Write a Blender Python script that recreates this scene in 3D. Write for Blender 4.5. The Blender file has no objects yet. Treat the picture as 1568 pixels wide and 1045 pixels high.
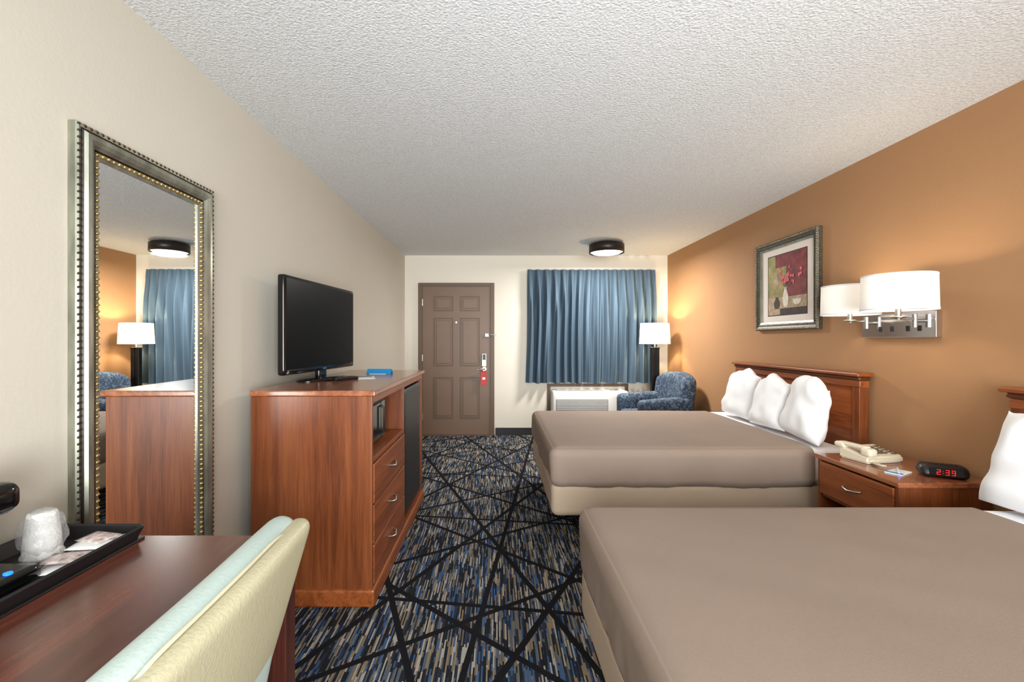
import bpy, bmesh, math, random
from mathutils import Vector, Matrix, noise
random.seed(4)
S = bpy.context.scene
COL = S.collection
try:
    S.view_settings.view_transform = 'Standard'
    S.view_settings.look = 'None'
    S.view_settings.exposure = 0.0
except Exception as e:
    print(e)

# ------------------------------------------------------------------ colour / materials
def lin(v):
    v /= 255.0
    return v/12.92 if v <= 0.04045 else ((v+0.055)/1.055)**2.4
def C(r, g, b):
    return (lin(r), lin(g), lin(b), 1.0)

def newmat(name):
    m = bpy.data.materials.new(name); m.use_nodes = True
    nt = m.node_tree
    b = nt.nodes['Principled BSDF']
    return m, nt, b

def mat(name, col, rough=0.6, metal=0.0, var=0.06, nscale=8, bump=0.0, bscale=200, coat=0.0, emit=None, estr=0, stretch=(1,1,1), spec=None):
    m, nt, b = newmat(name)
    N, L = nt.nodes, nt.links
    tc = N.new('ShaderNodeTexCoord'); mp = N.new('ShaderNodeMapping'); mp.inputs['Scale'].default_value = stretch
    L.new(tc.outputs['Object'], mp.inputs['Vector'])
    nz = N.new('ShaderNodeTexNoise'); nz.inputs['Scale'].default_value = nscale; nz.inputs['Detail'].default_value = 3
    L.new(mp.outputs['Vector'], nz.inputs['Vector'])
    rp = N.new('ShaderNodeValToRGB')
    rp.color_ramp.elements[0].position = 0.3; rp.color_ramp.elements[1].position = 0.7
    rp.color_ramp.elements[0].color = tuple(c*(1-var) for c in col[:3])+(1,)
    rp.color_ramp.elements[1].color = tuple(min(1, c*(1+var)) for c in col[:3])+(1,)
    L.new(nz.outputs['Fac'], rp.inputs['Fac']); L.new(rp.outputs['Color'], b.inputs['Base Color'])
    b.inputs['Roughness'].default_value = rough; b.inputs['Metallic'].default_value = metal
    if spec is not None: b.inputs['Specular IOR Level'].default_value = spec
    if coat: b.inputs['Coat Weight'].default_value = coat; b.inputs['Coat Roughness'].default_value = 0.15
    if bump:
        n2 = N.new('ShaderNodeTexNoise'); n2.inputs['Scale'].default_value = bscale; n2.inputs['Detail'].default_value = 2
        L.new(mp.outputs['Vector'], n2.inputs['Vector'])
        bp = N.new('ShaderNodeBump'); bp.inputs['Strength'].default_value = bump; bp.inputs['Distance'].default_value = 0.01
        L.new(n2.outputs['Fac'], bp.inputs['Height']); L.new(bp.outputs['Normal'], b.inputs['Normal'])
    if emit:
        b.inputs['Emission Color'].default_value = emit; b.inputs['Emission Strength'].default_value = estr
    return m

def wood(name, dark, mid, light, axis='Z', rough=0.35, scale=1.0, coat=0.12):
    m, nt, b = newmat(name); N, L = nt.nodes, nt.links
    tc = N.new('ShaderNodeTexCoord'); mp = N.new('ShaderNodeMapping')
    s = {'X': (1.2, 22, 22), 'Y': (22, 1.2, 22), 'Z': (22, 22, 1.2)}[axis]
    mp.inputs['Scale'].default_value = tuple(v*scale for v in s)
    L.new(tc.outputs['Object'], mp.inputs['Vector'])
    n1 = N.new('ShaderNodeTexNoise'); n1.inputs['Scale'].default_value = 1.0; n1.inputs['Detail'].default_value = 6; n1.inputs['Distortion'].default_value = 0.6
    L.new(mp.outputs['Vector'], n1.inputs['Vector'])
    mp2 = N.new('ShaderNodeMapping'); mp2.inputs['Scale'].default_value = tuple(v*scale*7 for v in s)
    L.new(tc.outputs['Object'], mp2.inputs['Vector'])
    n2 = N.new('ShaderNodeTexNoise'); n2.inputs['Scale'].default_value = 1.0; n2.inputs['Detail'].default_value = 2
    L.new(mp2.outputs['Vector'], n2.inputs['Vector'])
    mx = N.new('ShaderNodeMath'); mx.operation = 'MULTIPLY_ADD'; mx.inputs[1].default_value = 0.3
    L.new(n2.outputs['Fac'], mx.inputs[0]); 
    ms = N.new('ShaderNodeMath'); ms.operation = 'MULTIPLY'; ms.inputs[1].default_value = 0.7
    L.new(n1.outputs['Fac'], ms.inputs[0]); L.new(ms.outputs[0], mx.inputs[2])
    rp = N.new('ShaderNodeValToRGB'); e = rp.color_ramp.elements
    e[0].position = 0.36; e[0].color = dark; e[1].position = 0.64; e[1].color = light
    k = e.new(0.5); k.color = mid
    L.new(mx.outputs[0], rp.inputs['Fac']); L.new(rp.outputs['Color'], b.inputs['Base Color'])
    b.inputs['Roughness'].default_value = rough
    b.inputs['Coat Weight'].default_value = coat; b.inputs['Coat Roughness'].default_value = 0.2
    return m

M = {}
M['wallcream'] = mat('wall_cream_paint', C(208,202,188), 0.85, var=0.012, nscale=2, bump=0.05, bscale=70, spec=0.2)
M['wallfar'] = mat('wall_far_paint', C(222,216,202), 0.85, var=0.012, nscale=2, bump=0.05, bscale=70, spec=0.2)
M['wallorange'] = mat('wall_orange_paint', C(168,127,90), 0.75, var=0.02, nscale=2, bump=0.05, bscale=70, spec=0.25)
M['black'] = mat('black_plastic', C(22,22,24), 0.4, var=0.1)
M['blackgloss'] = mat('black_gloss', C(10,10,12), 0.12, var=0.05)
M['blackmetal'] = mat('black_metal', C(20,18,18), 0.4, 0.5)
M['rubber'] = mat('baseboard_rubber', C(26,24,26), 0.55)
M['door'] = mat('door_brown_paint', C(108,84,64), 0.45, var=0.03)
M['doorframe'] = mat('door_frame_paint', C(92,69,52), 0.5, var=0.03)
M['chrome'] = mat('chrome', C(215,215,220), 0.15, 1.0, var=0.02)
M['nickel'] = mat('brushed_nickel', C(180,178,172), 0.3, 1.0, var=0.04)
M['red'] = mat('red_tag', C(190,30,30), 0.5)
M['white'] = mat('white_plastic', C(232,232,228), 0.45, var=0.02)
M['offwhite'] = mat('phone_beige', C(222,212,188), 0.4, var=0.02)
M['linen'] = mat('white_linen', C(246,247,249), 0.85, var=0.01, nscale=5, bump=0.08, bscale=30, spec=0.1)
M['cover'] = mat('taupe_coverlet', C(146,129,116), 0.8, var=0.03, nscale=3, bump=0.1, bscale=400, spec=0.25)
M['skirt'] = mat('beige_box_cover', C(192,172,150), 0.85, var=0.02, nscale=3, bump=0.1, bscale=300, spec=0.15)
M['cherry'] = wood('cherry_wood', C(94,47,20), C(118,61,28), C(132,75,38), 'Z')
M['cherryY'] = wood('cherry_wood_y', C(112,55,22), C(140,73,32), C(158,87,42), 'Y')
M['cherrytop'] = wood('cherry_top', C(128,72,44), C(150,90,58), C(168,106,72), 'Y', rough=0.22, coat=0.5)
M['cherrydark'] = wood('cherry_dark', C(70,34,16), C(86,44,22), C(100,54,28), 'Y')
M['desk'] = wood('mahogany_desk', C(70,34,25), C(94,49,37), C(112,61,47), 'Y', rough=0.25, coat=0.5)
M['deskleg'] = wood('mahogany_leg', C(50,20,14), C(68,30,22), C(84,40,30), 'Z')
M['mint'] = mat('mint_leather', C(190,208,202), 0.38, var=0.03, nscale=6, bump=0.08, bscale=150)
M['cream'] = mat('cream_leather', C(190,184,152), 0.42, var=0.03, nscale=6, bump=0.1, bscale=150)
M['piping'] = mat('piping', C(204,200,174), 0.5)
M['silver'] = mat('antique_silver', C(158,160,146), 0.32, 0.8, var=0.3, nscale=25, stretch=(1,1,0.3))
M['gold'] = mat('antique_gold', C(180,156,104), 0.35, 0.8, var=0.3, nscale=60)
M['bronze'] = mat('dark_bronze', C(52,44,36), 0.4, 0.5, var=0.25, nscale=60)
M['picframe'] = mat('picture_frame_finish', C(84,76,62), 0.45, 0.4, var=0.5, nscale=70)
M['mat1'] = mat('picture_mat', C(232,222,212), 0.8, var=0.01)
M['blue'] = mat('blue_card', C(30,140,200), 0.5)
M['paper'] = mat('paper', C(238,238,236), 0.7, var=0.01)
M['pink'] = mat('printed_packet', C(196,180,176), 0.5, var=0.55, nscale=70)
M['foam'] = mat('foam_cup_wrapped', C(232,232,228), 0.25, var=0.05, nscale=40, bump=0.6, bscale=60)
M['ledred'] = mat('red_led', C(230,20,20), 0.5, emit=C(255,25,25), estr=1.3)
M['ledblue'] = mat('blue_led', C(20,90,255), 0.5, emit=C(20,100,255), estr=3)
M['diffuser'] = mat('light_diffuser', C(250,250,245), 0.5, emit=(1,0.97,0.92,1), estr=4)
M['bulb'] = mat('bulb_glass', C(255,240,220), 0.5, emit=(1,0.85,0.6,1), estr=8)
M['fixture'] = mat('fixture_bronze', C(40,32,28), 0.4, 0.4)

m, nt, b = newmat('mirror_glass'); b.inputs['Metallic'].default_value = 1; b.inputs['Roughness'].default_value = 0.01
b.inputs['Base Color'].default_value = (0.86, 0.88, 0.87, 1); M['mirror'] = m

# ceiling popcorn
m, nt, b = newmat('popcorn_ceiling'); N, L = nt.nodes, nt.links
tc = N.new('ShaderNodeTexCoord')
n1 = N.new('ShaderNodeTexNoise'); n1.inputs['Scale'].default_value = 95; n1.inputs['Detail'].default_value = 4; n1.inputs['Roughness'].default_value = 0.6
vo = N.new('ShaderNodeTexVoronoi'); vo.inputs['Scale'].default_value = 105
L.new(tc.outputs['Object'], n1.inputs['Vector']); L.new(tc.outputs['Object'], vo.inputs['Vector'])
sb = N.new('ShaderNodeMath'); sb.operation = 'SUBTRACT'; L.new(n1.outputs['Fac'], sb.inputs[0])
vm = N.new('ShaderNodeMath'); vm.operation = 'MULTIPLY'; vm.inputs[1].default_value = 0.35; L.new(vo.outputs['Distance'], vm.inputs[0]); L.new(vm.outputs[0], sb.inputs[1])
rp = N.new('ShaderNodeValToRGB'); rp.color_ramp.elements[0].position = 0.15; rp.color_ramp.elements[1].position = 0.5
rp.color_ramp.elements[0].color = C(208,211,211); rp.color_ramp.elements[1].color = C(232,235,236)  # hollows darker, crests lighter: shading of the bumps put into the colour
L.new(sb.outputs[0], rp.inputs['Fac']); L.new(rp.outputs['Color'], b.inputs['Base Color'])
bp = N.new('ShaderNodeBump'); bp.inputs['Strength'].default_value = 0.5; bp.inputs['Distance'].default_value = 0.009
L.new(sb.outputs[0], bp.inputs['Height']); L.new(bp.outputs['Normal'], b.inputs['Normal'])
b.inputs['Roughness'].default_value = 0.95; b.inputs['Specular IOR Level'].default_value = 0.1
M['ceiling'] = m

# carpet
m, nt, b = newmat('patterned_carpet'); N, L = nt.nodes, nt.links
def mth(op, a, bb=None, c=None):
    n = N.new('ShaderNodeMath'); n.operation = op
    for i, v in enumerate((a, bb, c)):
        if v is None: continue
        if isinstance(v, (int, float)): n.inputs[i].default_value = v
        else: L.new(v, n.inputs[i])
    return n.outputs[0]
tc = N.new('ShaderNodeTexCoord'); sp = N.new('ShaderNodeSeparateXYZ'); L.new(tc.outputs['Object'], sp.inputs[0])
X, Y = sp.outputs[0], sp.outputs[1]
u = mth('FLOOR', mth('DIVIDE', X, 0.0065))
w1 = N.new('ShaderNodeTexWhiteNoise'); w1.noise_dimensions = '1D'; L.new(u, w1.inputs['W'])
v = mth('FLOOR', mth('ADD', mth('DIVIDE', Y, 0.11), mth('MULTIPLY', w1.outputs['Value'], 13.0)))
cb = N.new('ShaderNodeCombineXYZ'); L.new(u, cb.inputs[0]); L.new(v, cb.inputs[1])
w2 = N.new('ShaderNodeTexWhiteNoise'); w2.noise_dimensions = '2D'; L.new(cb.outputs[0], w2.inputs['Vector'])
nz = N.new('ShaderNodeTexNoise'); nz.inputs['Scale'].default_value = 5; nz.inputs['Detail'].default_value = 1; L.new(tc.outputs['Object'], nz.inputs['Vector'])
val = mth('ADD', w2.outputs['Value'], mth('MULTIPLY', mth('SUBTRACT', nz.outputs['Fac'], 0.5), 0.5))
rp = N.new('ShaderNodeValToRGB'); rp.color_ramp.interpolation = 'CONSTANT'; e = rp.color_ramp.elements
e[0].position = 0; e[0].color = C(30,33,40); e[1].position = 0.88; e[1].color = C(160,155,145)
for p, c in ((0.22, C(44,52,68)), (0.34, C(58,88,126)), (0.44, C(38,40,46)), (0.55, C(108,101,90)), (0.66, C(82,92,106)), (0.76, C(134,118,94))):
    k = e.new(p); k.color = c
L.new(val, rp.inputs['Fac'])
mask = None
for ang, per, off, w in ((20, 0.70, .1, .0145), (50, 0.68, .33, .015), (-28, 0.74, .6, .015), (-58, 0.70, .15, .0145), (82, 1.05, .42, .014), (-8, 1.4, .77, .013)):
    a = math.radians(ang)
    pr = mth('ADD', mth('MULTIPLY', X, math.cos(a)/per), mth('MULTIPLY_ADD', Y, math.sin(a)/per, off))
    d = mth('ABSOLUTE', mth('SUBTRACT', mth('FRACT', mth('ADD', pr, 50.0)), 0.5))
    k = mth('LESS_THAN', d, w/per)
    mask = k if mask is None else mth('MAXIMUM', mask, k)
mx = N.new('ShaderNodeMix'); mx.data_type = 'RGBA'
L.new(mask, mx.inputs['Factor']); L.new(rp.outputs['Color'], mx.inputs['A']); mx.inputs['B'].default_value = C(24,24,28)
L.new(mx.outputs['Result'], b.inputs['Base Color']); b.inputs['Roughness'].default_value = 0.95; b.inputs['Specular IOR Level'].default_value = 0.1
n3 = N.new('ShaderNodeTexNoise'); n3.inputs['Scale'].default_value = 400; L.new(tc.outputs['Object'], n3.inputs['Vector'])
bp = N.new('ShaderNodeBump'); bp.inputs['Strength'].default_value = 0.4; bp.inputs['Distance'].default_value = 0.01
L.new(n3.outputs['Fac'], bp.inputs['Height']); L.new(bp.outputs['Normal'], b.inputs['Normal'])
M['carpet'] = m

def translucent(name, col, tcol, fac, emit=0.0, ecol=(1,1,1,1)):
    m, nt, b = newmat(name); N, L = nt.nodes, nt.links
    out = N['Material Output']
    b.inputs['Base Color'].default_value = col; b.inputs['Roughness'].default_value = 0.9; b.inputs['Specular IOR Level'].default_value = 0.1
    if emit: b.inputs['Emission Color'].default_value = ecol; b.inputs['Emission Strength'].default_value = emit
    nz = N.new('ShaderNodeTexNoise'); nz.inputs['Scale'].default_value = 300
    tc = N.new('ShaderNodeTexCoord'); L.new(tc.outputs['Object'], nz.inputs['Vector'])
    bp = N.new('ShaderNodeBump'); bp.inputs['Strength'].default_value = 0.15; bp.inputs['Distance'].default_value = 0.005
    L.new(nz.outputs['Fac'], bp.inputs['Height']); L.new(bp.outputs['Normal'], b.inputs['Normal'])
    t = N.new('ShaderNodeBsdfTranslucent'); t.inputs['Color'].default_value = tcol
    mx = N.new('ShaderNodeMixShader'); mx.inputs[0].default_value = fac
    L.new(b.outputs[0], mx.inputs[1]); L.new(t.outputs[0], mx.inputs[2]); L.new(mx.outputs[0], out.inputs['Surface'])
    return m
M['shade'] = translucent('lamp_shade_fabric', (0.80,0.80,0.79,1), (0.86,0.86,0.86,1), 0.10, 0.10, (1,0.98,0.95,1))
M['curtain'] = translucent('blue_curtain', C(82,99,113), C(64,84,102), 0.06)

# armchair fabric
m, nt, b = newmat('armchair_fabric'); N, L = nt.nodes, nt.links
tc = N.new('ShaderNodeTexCoord')
nz = N.new('ShaderNodeTexNoise'); nz.inputs['Scale'].default_value = 16; nz.inputs['Detail'].default_value = 2; nz.inputs['Distortion'].default_value = 2.5
L.new(tc.outputs['Object'], nz.inputs['Vector'])
rp = N.new('ShaderNodeValToRGB'); e = rp.color_ramp.elements; e[0].position = 0.42; e[0].color = C(44,56,76); e[1].position = 0.62; e[1].color = C(96,112,122)
k = e.new(0.52); k.color = C(62,80,100)
L.new(nz.outputs['Fac'], rp.inputs['Fac']); L.new(rp.outputs['Color'], b.inputs['Base Color']); b.inputs['Roughness'].default_value = 0.9
M['armfab'] = m

# ------------------------------------------------------------------ geometry helpers
def fin(name, bm, mt, parent=None, smooth=False):
    me = bpy.data.meshes.new(name); bm.normal_update(); bm.to_mesh(me); bm.free()
    o = bpy.data.objects.new(name, me); COL.objects.link(o)
    if mt is not None: me.materials.append(M[mt] if isinstance(mt, str) else mt)
    if smooth:
        for p in me.polygons: p.use_smooth = True
    attach(o, parent)
    return o
def attach(o, parent):
    if parent is None: return
    o.parent = parent
    if not parent.get('local'):
        o.matrix_parent_inverse = Matrix.Translation(parent.location).inverted()
def G(name, loc=(0,0,0), rz=0.0, local=False):
    e = bpy.data.objects.new(name, None); e.empty_display_size = 0.1; COL.objects.link(e)
    e.location = loc; e.rotation_euler = (0, 0, rz)
    if local: e['local'] = 1
    return e
def box(name, x0, x1, y0, y1, z0, z1, mt, parent=None, bev=0.003, seg=2):
    bm = bmesh.new(); bmesh.ops.create_cube(bm, size=1)
    for v in bm.verts:
        v.co = Vector(((x0+x1)/2 + v.co.x*(x1-x0), (y0+y1)/2 + v.co.y*(y1-y0), (z0+z1)/2 + v.co.z*(z1-z0)))
    if bev > 0:
        bev = min(bev, 0.45*min(abs(x1-x0), abs(y1-y0), abs(z1-z0)))
        bmesh.ops.bevel(bm, geom=list(bm.edges), offset=bev, segments=seg, affect='EDGES', profile=0.5)
    return fin(name, bm, mt, parent)
def soft(name, x0, x1, y0, y1, z0, z1, r, mt, parent=None, cuts=24, amp=0.0, freq=3.0, sharp=(), fn=None):
    bm = bmesh.new(); bmesh.ops.create_cube(bm, size=2)
    bmesh.ops.subdivide_edges(bm, edges=list(bm.edges), cuts=cuts, use_grid_fill=True)
    lo = Vector((x0, y0, z0)); hi = Vector((x1, y1, z1)); ctr = (lo+hi)/2; half = (hi-lo)/2
    ax = 'xyz'
    ilo = [lo[i] + (0 if '-'+ax[i] in sharp else r) for i in range(3)]
    ihi = [hi[i] - (0 if '+'+ax[i] in sharp else r) for i in range(3)]
    for i in range(3):
        if ilo[i] > ihi[i]: ilo[i] = ihi[i] = (ilo[i]+ihi[i])/2
    for v in bm.verts:
        p = Vector([math.sin(c*math.pi/2) for c in v.co])
        q = Vector([ctr[i] + p[i]*half[i] for i in range(3)])
        inn = Vector([min(max(q[i], ilo[i]), ihi[i]) for i in range(3)])
        d = q - inn
        n = Vector((0,0,0))
        if d.length > 1e-6:
            n = d.normalized(); q = inn + n*r
        if amp: q = q + n*amp*noise.noise(q*freq) if n.length else q
        if fn: q = fn(q, n)
        v.co = q
    return fin(name, bm, mt, parent, smooth=True)
def lathe(name, prof, center, mt, parent=None, segs=32, smooth=True, rot=None):
    bm = bmesh.new(); rings = []
    for r, z in prof:
        ring = [bm.verts.new((r*math.cos(2*math.pi*i/segs), r*math.sin(2*math.pi*i/segs), z)) for i in range(segs)]
        rings.append(ring)
    for a, b_ in zip(rings, rings[1:]):
        for i in range(segs):
            bm.faces.new((a[i], a[(i+1) % segs], b_[(i+1) % segs], b_[i]))
    bmesh.ops.remove_doubles(bm, verts=list(bm.verts), dist=1e-6)
    if rot: bm.transform(rot)
    bm.transform(Matrix.Translation(center))
    bmesh.ops.recalc_face_normals(bm, faces=list(bm.faces))
    o = fin(name, bm, mt, parent, smooth=False)
    if smooth:
        for p in o.data.polygons: p.use_smooth = True
    return o
def cyl(name, c, r, h, mt, parent=None, axis='Z', segs=24):
    rot = {'Z': Matrix.Identity(4), 'X': Matrix.Rotation(math.pi/2, 4, 'Y'), 'Y': Matrix.Rotation(-math.pi/2, 4, 'X')}[axis]
    return lathe(name, [(0.0001, -h/2), (r, -h/2), (r, h/2), (0.0001, h/2)], c, mt, parent, segs, False, rot)
def tube(name, pts, r, mt, parent=None, cyc=False):
    cu = bpy.data.curves.new(name, 'CURVE'); cu.dimensions = '3D'; cu.bevel_depth = r; cu.bevel_resolution = 3
    sp = cu.splines.new('POLY'); sp.points.add(len(pts)-1)
    for i, p in enumerate(pts): sp.points[i].co = (p[0], p[1], p[2], 1)
    sp.use_cyclic_u = cyc
    cu.materials.append(M[mt])
    tmp = bpy.data.objects.new(name, cu); COL.objects.link(tmp)
    dg = bpy.context.evaluated_depsgraph_get()
    me = bpy.data.meshes.new_from_object(tmp.evaluated_get(dg))
    bpy.data.objects.remove(tmp)
    o = bpy.data.objects.new(name, me); COL.objects.link(o)
    for p in me.polygons: p.use_smooth = True
    attach(o, parent); return o
def poly(name, pts, mt, parent=None, th=None):
    bm = bmesh.new(); vs = [bm.verts.new(p) for p in pts]; bm.faces.new(vs)
    return fin(name, bm, mt, parent)
def arc(c, r, a0, a1, n, plane='xz'):
    out = []
    for i in range(n+1):
        a = a0 + (a1-a0)*i/n
        if plane == 'xz': out.append((c[0]+r*math.cos(a), c[1], c[2]+r*math.sin(a)))
        elif plane == 'yz': out.append((c[0], c[1]+r*math.cos(a), c[2]+r*math.sin(a)))
        else: out.append((c[0]+r*math.cos(a), c[1]+r*math.sin(a), c[2]))
    return out

# ------------------------------------------------------------------ room shell
XL, XR, YF, YB, ZC = -1.26, 2.307, 6.18, -2.4, 2.44
box('floor', XL-.1, XR+.1, YB-.1, YF+.1, -0.1, 0, 'carpet', bev=0)
box('ceiling', XL-.1, XR+.1, YB-.1, YF+.1, ZC, ZC+.1, 'ceiling', bev=0)
box('wall_left', XL-.1, XL, YB-.1, YF+.1, 0, ZC, 'wallcream', bev=0)
box('wall_right', XR, XR+.1, YB-.1, YF+.1, 0, ZC, 'wallorange', bev=0)
box('wall_back', XL, XR, YB-.1, YB, 0, ZC, 'wallcream', bev=0)
wx0, wx1, wz0, wz1 = 0.52, 1.98, 0.80, 2.12
bm = bmesh.new()
def addbox(bm, x0, x1, y0, y1, z0, z1):
    r = bmesh.ops.create_cube(bm, size=1)
    for v in r['verts']:
        v.co = Vector(((x0+x1)/2 + v.co.x*(x1-x0), (y0+y1)/2 + v.co.y*(y1-y0), (z0+z1)/2 + v.co.z*(z1-z0)))
addbox(bm, XL, wx0, YF, YF+.1, 0, ZC); addbox(bm, wx1, XR, YF, YF+.1, 0, ZC)
addbox(bm, wx0, wx1, YF, YF+.1, 0, wz0); addbox(bm, wx0, wx1, YF, YF+.1, wz1, ZC)
fin('wall_far', bm, 'wallfar')
g = G('window_1', (1.25, YF+.05, 1.46))
for nm, a in (('frame_left', (wx0, wx0+.05, wz0, wz1)), ('frame_right', (wx1-.05, wx1, wz0, wz1)), ('frame_bottom', (wx0, wx1, wz0, wz0+.05)), ('frame_top', (wx0, wx1, wz1-.05, wz1)), ('mullion', (1.23, 1.27, wz0, wz1))):
    box(nm, a[0], a[1], YF+.02, YF+.07, a[2], a[3], 'bronze', g)
mg, nt, b = newmat('window_glass'); b.inputs['Transmission Weight'].default_value = 1; b.inputs['Roughness'].default_value = 0.0; b.inputs['IOR'].default_value = 1.1
box('glass', wx0+.05, wx1-.05, YF+.04, YF+.045, wz0+.05, wz1-.05, mg, g, bev=0)
box('baseboard_far', -0.03, XR-.012, YF-.012, YF, 0, 0.1, 'rubber', bev=0.002)
box('baseboard_left', XL, XL+.01, YB, YF-.012, 0, 0.1, 'rubber', bev=0.002)
box('baseboard_right', XR-.01, XR, YB, YF-.012, 0, 0.1, 'rubber', bev=0.002)

# ------------------------------------------------------------------ door
g = G('door_1', (-0.56, YF, 0))
dx0, dx1 = -1.02, -0.10
box('frame_left', -1.075, dx0, YF-.03, YF, 0, 2.065, 'doorframe', g)
box('frame_right', dx1, -0.045, YF-.03, YF, 0, 2.065, 'doorframe', g)
box('frame_top', dx0, dx1, YF-.03, YF, 2.015, 2.065, 'doorframe', g)
box('leaf', dx0+.003, dx1-.003, YF-.014, YF, 0.01, 2.012, 'door', g)
for i, (a, b_) in enumerate(((-.85, -.62), (-.49, -.26))):
    for j, (z0, z1) in enumerate(((1.70, 1.87), (0.955, 1.575), (0.245, 0.77))):
        bm = bmesh.new()
        t = 0.018
        for (p0, p1, q0, q1) in ((a-t, b_+t, z1, z1+t), (a-t, b_+t, z0-t, z0), (a-t, a, z0, z1), (b_, b_+t, z0, z1)):
            addbox(bm, p0, p1, YF-.021, YF-.013, q0, q1)
        bmesh.ops.bevel(bm, geom=list(bm.edges), offset=0.003, segments=2, affect='EDGES')
        fin('panel_molding_%d%d' % (i, j), bm, 'doorframe', g)
        box('panel_%d%d' % (i, j), a+.02, b_-.02, YF-.022, YF-.013, z0+.02, z1-.02, 'door', g, bev=0.007)
box('lock_plate', -0.215, -0.15, YF-.03, YF-.014, 0.93, 1.11, 'nickel', g, bev=0.01)
box('lock_reader', -0.205, -0.16, YF-.04, YF-.03, 1.02, 1.10, 'black', g, bev=0.006)
tube('lever', [(-0.18, YF-.03, 0.90), (-0.18, YF-.07, 0.90), (-0.27, YF-.075, 0.895)], 0.011, 'nickel', g)
cyl('rose', (-0.18, YF-.022, 0.90), 0.028, 0.016, 'nickel', g, 'Y')
box('hang_tag', -0.228, -0.148, YF-.082, YF-.078, 0.69, 0.86, 'red', g, bev=0.001)
box('tag_label', -0.205, -0.167, YF-.0835, YF-.082, 0.76, 0.79, 'paper', g, bev=0)
tube('tag_loop', arc((-0.186, YF-.075, 0.872), 0.022, 0, 2*math.pi, 16), 0.004, 'red', g)
cyl('peephole', (-0.56, YF-.016, 1.53), 0.012, 0.01, 'nickel', g, 'Y')
box('latch_base', -0.17, -0.12, YF-.04, YF-.014, 1.335, 1.38, 'nickel', g)
tube('latch_bar', [(-0.14, YF-.045, 1.365), (-0.07, YF-.055, 1.365), (0.0, YF-.05, 1.355)], 0.006, 'nickel', g)
cyl('latch_knob', (0.0, YF-.05, 1.355), 0.013, 0.02, 'nickel', g, 'Y')
for z in (0.25, 1.05, 1.8):
    cyl('hinge_%d' % int(z*100), (dx0+.002, YF-.022, z), 0.008, 0.09, 'nickel', g)
box('threshold', dx0, dx1, YF-.06, YF-.014, 0, 0.012, 'doorframe', g)

# ------------------------------------------------------------------ curtain
g = G('curtain', (1.25, YF-.1, 0.72))
bm = bmesh.new(); nx, nz_ = 420, 30; x0, x1, z0, z1 = 0.40, 2.11, 0.715, 2.235
grid = []
rnd = [random.uniform(-.35, .35) for _ in range(40)]
for j in range(nz_+1):
    row = []; t = j/nz_; z = z1 + (z0-z1)*t
    for i in range(nx+1):
        s = i/nx; ph = s*15
        amp = 0.020 + 0.032*min(1, t*4)
        k = int(ph) % 40; f = ph-int(ph)
        off = rnd[k]*(1-f)+rnd[(k+1) % 40]*f
        w = math.sin(2*math.pi*(ph + off*min(1, t*2.2)))
        w2 = 0.25*math.sin(2*math.pi*(ph*2.3+0.7*t+off))*min(1, t*3)
        if t < 0.09: w = math.copysign(abs(w)**0.6, w)
        y = YF-.085 - amp*(w+w2)
        x = x0 + (x1-x0)*s + 0.012*math.sin(4*t+s*9)*t + (0.015*t*(s*2-1))
        row.append(bm.verts.new((x, y, z + 0.006*math.sin(ph*3.0)*(1 if j == nz_ else 0))))
    grid.append(row)
for j in range(nz_):
    for i in range(nx):
        bm.faces.new((grid[j][i], grid[j][i+1], grid[j+1][i+1], grid[j+1][i]))
fin('drapes', bm, 'curtain', g, True)
box('curtain_track', 0.42, 2.09, YF-.04, YF-.005, 2.20, 2.225, 'white', g)

# ------------------------------------------------------------------ AC unit
g = G('wall_air_conditioner', (1.2, 6.05, 0.2))
ax0, ax1 = 0.72, 1.72
soft('cabinet', ax0, ax1, 5.95, YF, 0.12, 0.62, 0.03, 'white', g, cuts=10, sharp=('+y',))
bm = bmesh.new()
for i in range(22):
    addbox(bm, ax0+.05, ax1-.28, 5.942, 5.956, 0.18+i*0.015, 0.187+i*0.015)
fin('front_louvers', bm, 'white', g)
box('front_gap', ax0+.045, ax1-.275, 5.9485, 5.9515, 0.17, 0.51, 'black', g, bev=0)
box('grille_well', ax0+.06, ax1-.3, 5.99, 6.13, 0.617, 0.6215, 'black', g, bev=0)
bm = bmesh.new()
for i in range(46):
    x = ax0+.065+i*(0.63/46)
    addbox(bm, x, x+.005, 5.99, 6.13, 0.62, 0.628)
fin('top_grille', bm, 'white', g)
box('control_door', ax1-.26, ax1-.04, 5.98, 6.12, 0.618, 0.628, 'offwhite', g)
box('control_knob_panel', ax1-.24, ax1-.12, 6.0, 6.05, 0.628, 0.631, 'black', g)
g = G('trim_1', (1.2, YF-.01, 0.4))
box('trim_left', ax0-.05, ax0-.005, YF-.014, YF-.001, 0.1, 0.69, 'doorframe', g)
box('trim_right', ax1+.005, ax1+.05, YF-.014, YF-.001, 0.1, 0.69, 'doorframe', g)
box('trim_top', ax0-.05, ax1+.05, YF-.02, YF-.001, 0.66, 0.70, 'doorframe', g)

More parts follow.
